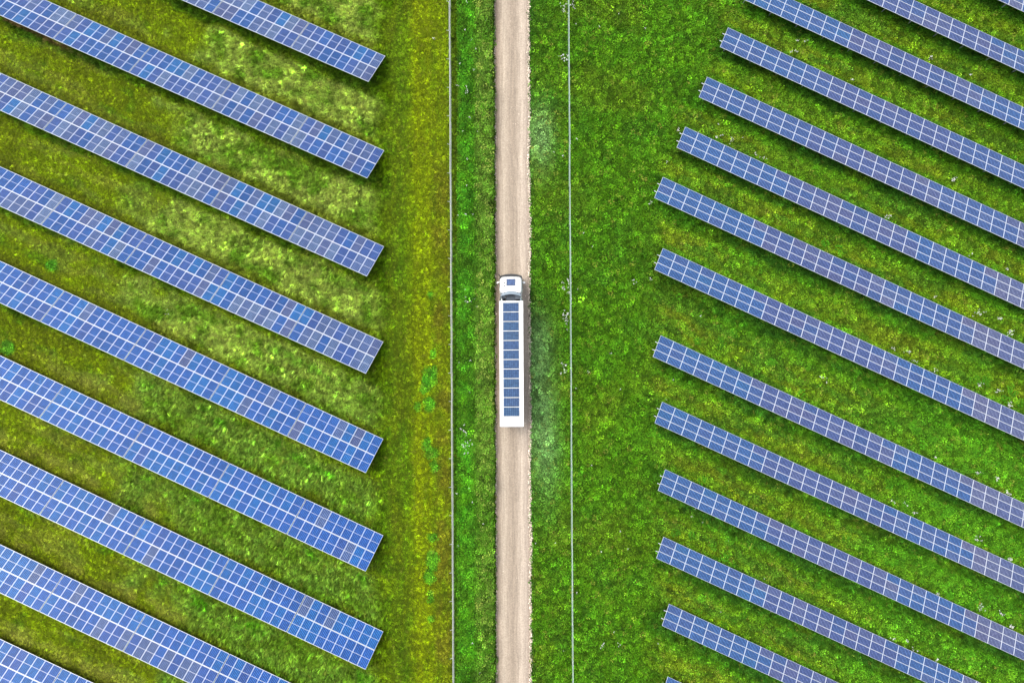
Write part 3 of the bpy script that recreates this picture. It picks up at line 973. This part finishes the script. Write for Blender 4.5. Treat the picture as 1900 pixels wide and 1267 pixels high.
for sx in (-1, 1):
    m = MB(); m.box(sx * .95 - .17, sx * .95 + .17, CF + .10, CF + .155, .72, .92); m.build('headlight', M['clear'], truck)
    m = MB(); m.box(sx * 1.222 - .006, sx * 1.222 + .006, 5.75, 6.55, 1.85, 2.55); m.build('side_window', M['darkglass'], truck)
    m = MB(); m.box(sx * 1.232 - .008, sx * 1.232 + .008, 5.5, 6.6, .8, 1.8); h_ = m.build('cab_door', M['white'], truck)
    m = MB(); m.box(sx * 1.25 - .015, sx * 1.25 + .015, 5.6, 5.8, 1.55, 1.6); m.build('handle', M['black'], h_)
    # mirror arm with its housing and glass
    m = MB(); m.tube((sx * 1.12, 6.30, 2.72), (sx * 1.46, 6.24, 2.70), .04, 6); m.prism([(sx * 1.32 - .06, 6.12), (sx * 1.32 + .17 * sx - .0, 6.14), (sx * 1.52, 6.26), (sx * 1.36, 6.34), (sx * 1.30, 6.30)][::sx], 2.0, 2.76, 0, .02, .03)
    mo = m.build('wing_mirror', M['white'], truck)
    # side air deflectors behind the cab
    m = MB(); m.add([(sx * 1.16, CB + .02, 1.3), (sx * 1.20, CB - .62, 1.3), (sx * 1.17, CB - .62, 1.3), (sx * 1.13, CB + .02, 1.3),
                     (sx * 1.12, CB + .02, 3.55), (sx * 1.14, CB - .50, 3.45), (sx * 1.11, CB - .50, 3.45), (sx * 1.09, CB + .02, 3.55)],
                    [(0, 1, 5, 4), (2, 3, 7, 6), (4, 5, 6, 7), (1, 2, 6, 5)])
    m.build('side_deflector', M['bluegrey'] if sx < 0 else M['white'], truck)
# roof air deflector: curved fairing with grey supports
vs = []; n_ = 12
for j, (dy, z, hw) in enumerate(((.16, 3.74, .92), (-.06, 3.92, 1.02), (-.22, 3.95, 1.06), (-.24, 3.88, 1.06))):
    for k in range(n_ + 1):
        f = k / n_ * 2 - 1
        vs.append((f * hw, CB + .10 + dy - .20 * f * f, z - .06 * f * f))
fs = []
for j in range(3):
    for k in range(n_): fs.append((j * (n_ + 1) + k, j * (n_ + 1) + k + 1, (j + 1) * (n_ + 1) + k + 1, (j + 1) * (n_ + 1) + k))
m = MB(); m.add(vs, fs, 0, True); m.build('roof_deflector', M['bluegrey'], truck)
m = MB()
for x in (-.7, 0, .7): m.box(x - .03, x + .03, CB - .16, CB + .1, 3.6, 3.84)
m.box(-.95, .95, CB - .14, CB - .06, 3.30, 3.55)
m.build('deflector_support', M['black'], truck)
m = MB(); m.box(-.55, .45, 4.42, 4.88, 1.06, 1.9); m.box(.45, .9, 4.5, 4.9, 1.06, 2.5); m.box(-1.0, -.6, 4.6, 4.92, 1.0, 2.2)
m.build('equipment_locker', M['greypaint'], truck)
m = MB(); m.tube((-1.02, 4.75, 1.0), (-1.02, 4.75, 3.3), .07, 8); m.build('exhaust_stack', M['chrome'], truck)
# roof hatch with its solar cells, two stubby aerials
hp = module_mesh('hatch_panel', 1.62, .93, M['glassT'], False, .07, M['darkmetal'])
m = MB(); m.prism(rounded(-.50, .50, 5.78, 6.54, .05, 2), 3.70, 3.80); rh = m.build('roof_hatch', M['white'], truck, (-.02, 0, 0))
o = bpy.data.objects.new('hatch_panel', hp); o.parent = rh; o.location = (0.0, 6.16, 3.842); o.scale = (.56, .74, 1); o.color = (*lin(84, 104, 142), 1); col.objects.link(o)
for y in (5.80, 6.10):
    m = MB(); m.tube((-.70, y, 3.7), (-.70, y, 3.90), .07, 8, r2=.05); m.build('roof_aerial', M['black'], truck)
m = MB(); m.tube((-1.08, CF - .1, 3.3), (-1.28, CF + .18, 3.5), .045, 6); m.build('front_aerial', M['black'], truck)


# ------------------------------------------------------------------ tufts, leaves, flowers: instances on points
protos = {}

def proto(name, builder, mats):
    me = builder().mesh(name, mats)
    return bpy.data.objects.new(name, me)


def tuft(nb, h, spread, wdt, droop=.5, seed=0):
    def f():
        r = random.Random(seed); m = MB()
        for k in range(nb):
            a = r.uniform(0, 2 * math.pi); hh = h * r.uniform(.55, 1.15); sp_ = spread * r.uniform(.3, 1.1)
            bx, by = r.gauss(0, spread * .35), r.gauss(0, spread * .35)
            dx, dy = math.cos(a), math.sin(a); px_, py_ = -dy, dx
            w0 = wdt * r.uniform(.7, 1.2)
            p1 = (bx + dx * sp_ * .45, by + dy * sp_ * .45, hh * .75); p2 = (bx + dx * sp_, by + dy * sp_, hh * (1 - droop * r.random()))
            vs = [(bx - px_ * w0, by - py_ * w0, -.03), (bx + px_ * w0, by + py_ * w0, -.03), (p1[0] + px_ * w0, p1[1] + py_ * w0, p1[2]), (p1[0] - px_ * w0, p1[1] - py_ * w0, p1[2]), p2]
            m.add(vs, [(0, 1, 2, 3), (3, 2, 4)])
        return m
    return f


def leafy(nl, R_, h, ls, seed=0):
    def f():
        r = random.Random(seed); m = MB()
        for k in range(nl):
            a = r.uniform(0, 2 * math.pi); q = math.sqrt(r.random()) * R_
            x, y = q * math.cos(a), q * math.sin(a); z = h * (1 - (q / R_) ** 2 * .8) * r.uniform(.55, 1.05) + .02
            l = ls * r.uniform(.6, 1.2); wd = l * .42; b_ = a + r.uniform(-.9, .9); tl = r.uniform(-.6, .5)
            dx, dy = math.cos(b_), math.sin(b_)
            rl = r.uniform(-.5, .5)
            vs = [(x, y, z), (x + dx * l * .5 - dy * wd, y + dy * l * .5 + dx * wd, z + tl * l * .4 + rl * wd), (x + dx * l, y + dy * l, z + tl * l * .8), (x + dx * l * .5 + dy * wd, y + dy * l * .5 - dx * wd, z + tl * l * .4 - rl * wd)]
            m.add(vs, [(0, 1, 2, 3)])
        return m
    return f


def umbel(seed):
    def f():
        r = random.Random(seed); m = MB()
        for k in range(r.randint(4, 7)):
            x, y = r.gauss(0, .10), r.gauss(0, .10); z = r.uniform(.45, .7); R_ = r.uniform(.025, .05)
            m.tube((x * .4, y * .4, 0), (x, y, z), .006, 3, 1, cap=False)
            n_ = 6
            ring = [(x + R_ * math.cos(2 * math.pi * q / n_), y + R_ * math.sin(2 * math.pi * q / n_), z + r.uniform(-.01, .01)) for q in range(n_)]
            m.add(ring + [(x, y, z + .02)], [(q, (q + 1) % n_, n_) for q in range(n_)], 0)
        return m
    return f


def scatter(name, P, colr, rot, scl, ids, prot, label, kindv='stuff', cat=None):
    me = bpy.data.meshes.new(name)
    me.vertices.add(len(P)); me.vertices.foreach_set('co', np.ascontiguousarray(P, dtype=np.float32).ravel())
    a = me.attributes.new('col', 'FLOAT_COLOR', 'POINT'); a.data.foreach_set('color', np.concatenate([colr, np.ones((len(P), 1))], 1).astype(np.float32).ravel())
    a = me.attributes.new('rot', 'FLOAT_VECTOR', 'POINT'); a.data.foreach_set('vector', rot.astype(np.float32).ravel())
    a = me.attributes.new('scl', 'FLOAT_VECTOR', 'POINT'); a.data.foreach_set('vector', scl.astype(np.float32).ravel())
    a = me.attributes.new('pid', 'INT', 'POINT'); a.data.foreach_set('value', ids.astype(np.int32))
    o = bpy.data.objects.new(name, me); col.objects.link(o)
    tag(o, label, cat, kind=kindv)
    pc = bpy.data.collections.new(name + '_kinds')
    for i, p in enumerate(prot):
        p.name = '%s_%02d' % (name + '_kind', i)
        pc.objects.link(p)
    g = bpy.data.node_groups.new(name + '_scatter', 'GeometryNodeTree')
    g.interface.new_socket('Geometry', in_out='INPUT', socket_type='NodeSocketGeometry')
    g.interface.new_socket('Geometry', in_out='OUTPUT', socket_type='NodeSocketGeometry')
    gi = g.nodes.new('NodeGroupInput'); go_ = g.nodes.new('NodeGroupOutput')
    iop = g.nodes.new('GeometryNodeInstanceOnPoints')
    ci = g.nodes.new('GeometryNodeCollectionInfo'); ci.inputs['Collection'].default_value = pc
    ci.inputs['Separate Children'].default_value = True; ci.inputs['Reset Children'].default_value = True
    def na(nm, dt):
        k = g.nodes.new('GeometryNodeInputNamedAttribute'); k.data_type = dt; k.inputs['Name'].default_value = nm; return k.outputs[0]
    iop.inputs['Pick Instance'].default_value = True
    g.links.new(gi.outputs[0], iop.inputs['Points']); g.links.new(ci.outputs[0], iop.inputs['Instance'])
    g.links.new(na('pid', 'INT'), iop.inputs['Instance Index'])
    er = g.nodes.new('FunctionNodeEulerToRotation'); g.links.new(na('rot', 'FLOAT_VECTOR'), er.inputs[0]); g.links.new(er.outputs[0], iop.inputs['Rotation'])
    g.links.new(na('scl', 'FLOAT_VECTOR'), iop.inputs['Scale'])
    g.links.new(iop.outputs[0], go_.inputs[0])
    md = o.modifiers.new('scatter', 'NODES'); md.node_group = g
    return o


# under which array a point lies (for thinning what no eye reaches)
def under_array(px, py):
    u_ = np.zeros(len(px), bool)
    for r in LEFT:
        a = r['e'][1] - r['m'] * r['e'][0] + r['m'] * px
        u_ |= (py > a + 6) & (py < a + 58) & (px < r['e'][0] - 12)
    for r in RIGHT:
        a = r['e'][1] - r['m'] * r['e'][0] + r['m'] * px
        u_ |= (py > a + 5) & (py < a + 34) & (px > r['e'][0] + 8)
    return u_


DENS = 34.0
x0_, x1_, y0_, y1_ = -63., 63., -43., 43.
NP = int((x1_ - x0_) * (y1_ - y0_) * DENS)
X = rng.uniform(x0_, x1_, NP); Y = rng.uniform(y0_, y1_, NP)
px = X / H * F + 950; py = -Y / H * F + 633.5
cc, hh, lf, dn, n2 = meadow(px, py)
rl = road_left(py); rr = road_right(py)
keep = (rng.random(NP) < dn) & ((px < rl - 1.5) | (px > rr + 2.0))
keep &= ~(under_array(px, py) & (rng.random(NP) > .12))
edge = (np.abs(X) > 58) | (np.abs(Y) > 39)
keep &= ~(edge & (rng.random(NP) > .6))
X, Y, px, py, cc, hh, lf, n2 = [v[keep] for v in (X, Y, px, py, cc, hh, lf, n2)]
Z = ground_z(X, Y)
NK = len(X)
isleaf = rng.random(NK) < lf * .55
tall = rng.random(NK) < ss(.75, 1.35, hh)
ids = np.where(isleaf, 6 + rng.integers(0, 3, NK), np.where(tall, 3 + rng.integers(0, 3, NK), rng.integers(0, 3, NK)))
clump = .75 + .55 * fbm(X, Y, .6, 501, 2)
s = (.75 + .6 * rng.random(NK)) * clump
scl = np.stack([s, s, s * np.clip(.55 + .55 * hh, .5, 1.7) * (.8 + .4 * rng.random(NK))], -1)
rot = np.stack([rng.normal(0, .12, NK), rng.normal(0, .12, NK), rng.uniform(0, 6.283, NK)], -1)
# tall grass leans away from the arrays, in swathes
lean = tall & ~isleaf
rot[lean, 2] = rng.normal(0, .5, lean.sum()); sw = fbm(X, Y, 2.5, 551, 2)
rot[lean, 0] += (.25 + .9 * sw[lean]); rot[lean, 1] -= .9 * (sw[lean] - .4)
br = np.exp(rng.normal(0, .45, NK)) * (.55 + .95 * fbm(X, Y, .34, 541, 2))
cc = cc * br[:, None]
yel = (rng.random(NK) < .025)
cc[yel] = cc[yel] * .5 + C['straw'] * .5
prot = [proto('t', tuft(10, .12, .13, .014, .5, 1 + k), [M['blade']]) for k in range(3)] + \
       [proto('t', tuft(15, .34, .24, .013, .55, 11 + k), [M['blade']]) for k in range(3)] + \
       [proto('t', leafy(16, .17, .16, .11, 21 + k), [M['leaf']]) for k in range(3)]
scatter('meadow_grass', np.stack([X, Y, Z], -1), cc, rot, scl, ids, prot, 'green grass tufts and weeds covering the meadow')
print('tufts', NK)

# roadside scrub: leaves heaped into a low thicket along the left edge of the track
NP = 30000
Y = rng.uniform(-46, 46, NP); py = -Y / H * F + 633.5
off = rng.random(NP)
px = 852 + (road_left(py) - 7 - 852) * off
wv = fbm(px, py, 60, 601, 3)
prof = np.interp(px, [850, 862, 884, 905, 914, 919], [.15, .5, .75, 1.05, .95, .25]) * (.55 + .9 * wv)
X = (px - 950) / F * H
zz = prof * rng.uniform(.45, 1.0, NP)
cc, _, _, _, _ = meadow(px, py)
b1 = fbm(px, py, 22, 611, 2); b2 = fbm(px, py, 9, 621, 2)
cc = cc * (np.exp(rng.normal(0, .48, NP)) * (.45 + 1.0 * b1))[:, None]
hi = (rng.random(NP) < .10 * (px > 885)); cc[hi] = cc[hi] * .4 + C['pale'] * .7
wl = (rng.random(NP) < .2) & (b2 > .5); cc[wl] = cc[wl] * .5 + C['lime'] * .5
s = .6 + .75 * rng.random(NP)
ids = rng.integers(0, 4, NP)
prot = [proto('s', leafy(22, .24, .22, .12, 41 + k), [M['leaf']]) for k in range(4)]
scatter('roadside_scrub', np.stack([X, Y, zz], -1), cc, np.stack([rng.normal(0, .35, NP), rng.normal(0, .35, NP), rng.uniform(0, 6.28, NP)], -1),
        np.stack([s, s, s], -1), ids, prot, 'low leafy thicket along the left edge of the gravel track')

# bright lime bush and leafy rosettes standing out of the meadow
def weeds(spots, name, label, ck, size):
    PX = []; PY = []; S_ = []
    for (qx, qy, rx, ry, n_) in spots:
        for _ in range(n_):
            a = random.uniform(0, 6.283); q = math.sqrt(random.random())
            PX.append(qx + rx * q * math.cos(a)); PY.append(qy + ry * q * math.sin(a)); S_.append(size * random.uniform(.6, 1.3))
    px = np.array(PX); py = np.array(PY); s = np.array(S_); N = len(px)
    X = (px - 950) / F * H; Y = -(py - 633.5) / F * H
    c_ = np.tile(C[ck], (N, 1)) * np.exp(rng.normal(0, .22, N))[:, None]
    prot = [proto('w', leafy(26, .26, .24, .15, 61 + k), [M['leaf']]) for k in range(3)]
    return scatter(name, np.stack([X, Y, np.full(N, .03)], -1), c_, np.stack([rng.normal(0, .1, N), rng.normal(0, .1, N), rng.uniform(0, 6.28, N)], -1),
                   np.stack([s, s, s], -1), rng.integers(0, 3, N), prot, label)

wsp = []
for _ in range(150):
    qx = random.uniform(1640, 1930); qy = random.uniform(700, 1130)
    wsp.append((qx, qy, 9, 7, random.randint(2, 5)))
for _ in range(90):
    qx = random.uniform(1225, 1640); qy = random.uniform(420, 1267)
    wsp.append((qx, qy, 5, 5, random.randint(1, 3)))
def clear(px, py):
    for r in RIGHT:
        a = r['e'][1] - r['m'] * r['e'][0] + r['m'] * px
        if a - 6 < py < a + 60 and px > r['e'][0] - 20: return False
    return True
wsp = [q for q in wsp if clear(q[0], q[1])]
weeds(wsp, 'leafy_weeds', 'broad-leaved green weeds among the grass of the right field', 'weed', 1.15)
weeds([(880, 870, 18, 22, 60), (893, 885, 14, 14, 40), (905, 240, 8, 9, 14), (897, 1062, 12, 26, 40), (886, 1110, 8, 30, 26), (870, 700, 10, 60, 40), (868, 345, 8, 40, 24), (868, 130, 8, 60, 24)],
      'lime_nettles', 'bright lime green leafy clumps in the roadside thicket', 'lime', 1.2)

# white wildflowers in loose drifts
fl = [(1048, 108, 9, 10, 20), (1046, 22, 8, 9, 12), (1060, 12, 5, 8, 7), (1048, 527, 9, 10, 16), (1056, 548, 5, 8, 10), (1050, 590, 6, 12, 20), (1048, 684, 6, 9, 18), (880, 556, 16, 9, 14), (888, 536, 10, 10, 10),
      (866, 822, 9, 16, 16), (860, 800, 6, 8, 8), (861, 1263, 6, 4, 12), (868, 174, 5, 5, 5), (866, 12, 3, 3, 2), (806, 76, 3, 3, 3), (851, 162, 2, 4, 3), (1118, 1194, 4, 5, 6), (1146, 1194, 3, 4, 4), (1174, 522, 6, 5, 5),
      (1330, 256, 10, 8, 8), (1410, 290, 12, 6, 7), (1355, 262, 10, 6, 6), (1468, 96, 5, 3, 5), (1474, 80, 6, 4, 3), (1495, 80, 4, 4, 3), (1725, 108, 3, 4, 6), (1796, 140, 5, 3, 4), (1512, 355, 8, 5, 6), (1580, 150, 4, 3, 4),
      (1645, 402, 6, 4, 9), (1765, 335, 7, 4, 10), (1794, 473, 4, 3, 3), (1862, 500, 6, 3, 4), (1733, 550, 4, 3, 4), (1815, 582, 8, 5, 11), (1850, 592, 6, 3, 9), (1871, 617, 5, 4, 13), (1733, 686, 4, 3, 4), (1815, 714, 8, 5, 10),
      (1850, 725, 6, 3, 8), (1871, 750, 5, 4, 13), (1655, 646, 4, 2, 5), (1680, 652, 5, 4, 6), (1690, 670, 7, 5, 6), (1810, 876, 8, 5, 9), (1848, 886, 6, 3, 7), (1867, 913, 5, 4, 13), (1731, 846, 4, 3, 4), (1654, 930, 4, 2, 5),
      (1678, 934, 4, 4, 5), (1693, 950, 6, 4, 5), (1812, 998, 7, 5, 9), (1870, 1036, 5, 4, 13), (1818, 1124, 8, 5, 10), (1854, 1135, 6, 3, 8), (1875, 1161, 5, 4, 13), (1738, 1098, 4, 3, 4), (1655, 1181, 5, 2, 5), (1680, 1186, 3, 2, 4),
      (1693, 1202, 6, 4, 5), (1735, 1220, 4, 3, 4), (1520, 700, 10, 5, 6), (1257, 244, 3, 4, 4), (1208, 378, 4, 5, 5), (1205, 515, 4, 4, 4), (312, 578, 4, 5, 4)]
PX = []; PY = []
for (qx, qy, rx, ry, n_) in fl:
    for _ in range(int(n_ * .8 + .5)):
        PX.append(random.gauss(qx, rx * .6)); PY.append(random.gauss(qy, ry * .6))
for _ in range(50):
    PX.append(random.uniform(990, 1500)); PY.append(random.uniform(0, 1267))
for _ in range(40):
    PX.append(random.uniform(845, 912)); PY.append(random.uniform(0, 1267))
px = np.array(PX); py = np.array(PY); N = len(px)
X = (px - 950) / F * H; Y = -(py - 633.5) / F * H
s = rng.uniform(.4, .72, N)
zf = np.where((px > 852) & (px < 917), .55, 0.0)
scatter('white_wildflowers', np.stack([X, Y, zf], -1), np.ones((N, 3)), np.stack([rng.normal(0, .12, N), rng.normal(0, .12, N), rng.uniform(0, 6.28, N)], -1),
        np.stack([s, s, s], -1), rng.integers(0, 4, N), [proto('f', umbel(81 + k), [M['petal'], M['stem']]) for k in range(4)], 'small white wildflowers scattered in the grass')

# loose stones on the rims of the track
def stone(seed):
    def f():
        r = random.Random(seed); m = MB(); R_ = .05
        top = [(R_ * r.uniform(.7, 1.3) * math.cos(a), R_ * r.uniform(.7, 1.3) * math.sin(a), r.uniform(-.01, .015)) for a in np.linspace(0, 2 * math.pi, 7)[:-1]]
        m.add(top + [(0, 0, R_ * .7), (0, 0, -R_ * .5)], [(k, (k + 1) % 6, 6) for k in range(6)] + [((k + 1) % 6, k, 7) for k in range(6)])
        return m
    return f
NP = 9000
Y = rng.uniform(-46, 46, NP); py = -Y / H * F + 633.5
side = rng.random(NP)
pr = road_right(py); pl = road_left(py)
px = np.where(side < .62, pr + rng.normal(.8, 1.5, NP), np.where(side < .8, pl + rng.normal(0, .9, NP), pl + (pr - pl) * rng.random(NP)))
X = (px - 950) / F * H
s = rng.uniform(.5, 1.5, NP) * np.where(side > .8, .5, 1)
pcol = np.tile(np.array([.5, .42, .33]), (NP, 1)) * np.exp(rng.normal(0, .35, NP))[:, None]
fm = foliage_mat('stone_chips', 0.0, .1)
scatter('track_stones', np.stack([X, Y, np.full(NP, .045)], -1), pcol, np.stack([rng.normal(0, .3, NP), rng.normal(0, .3, NP), rng.uniform(0, 6.28, NP)], -1),
        np.stack([s, s, s], -1), rng.integers(0, 3, NP), [proto('g', stone(91 + k), [fm]) for k in range(3)], 'loose pale stones along the rims of the gravel track')
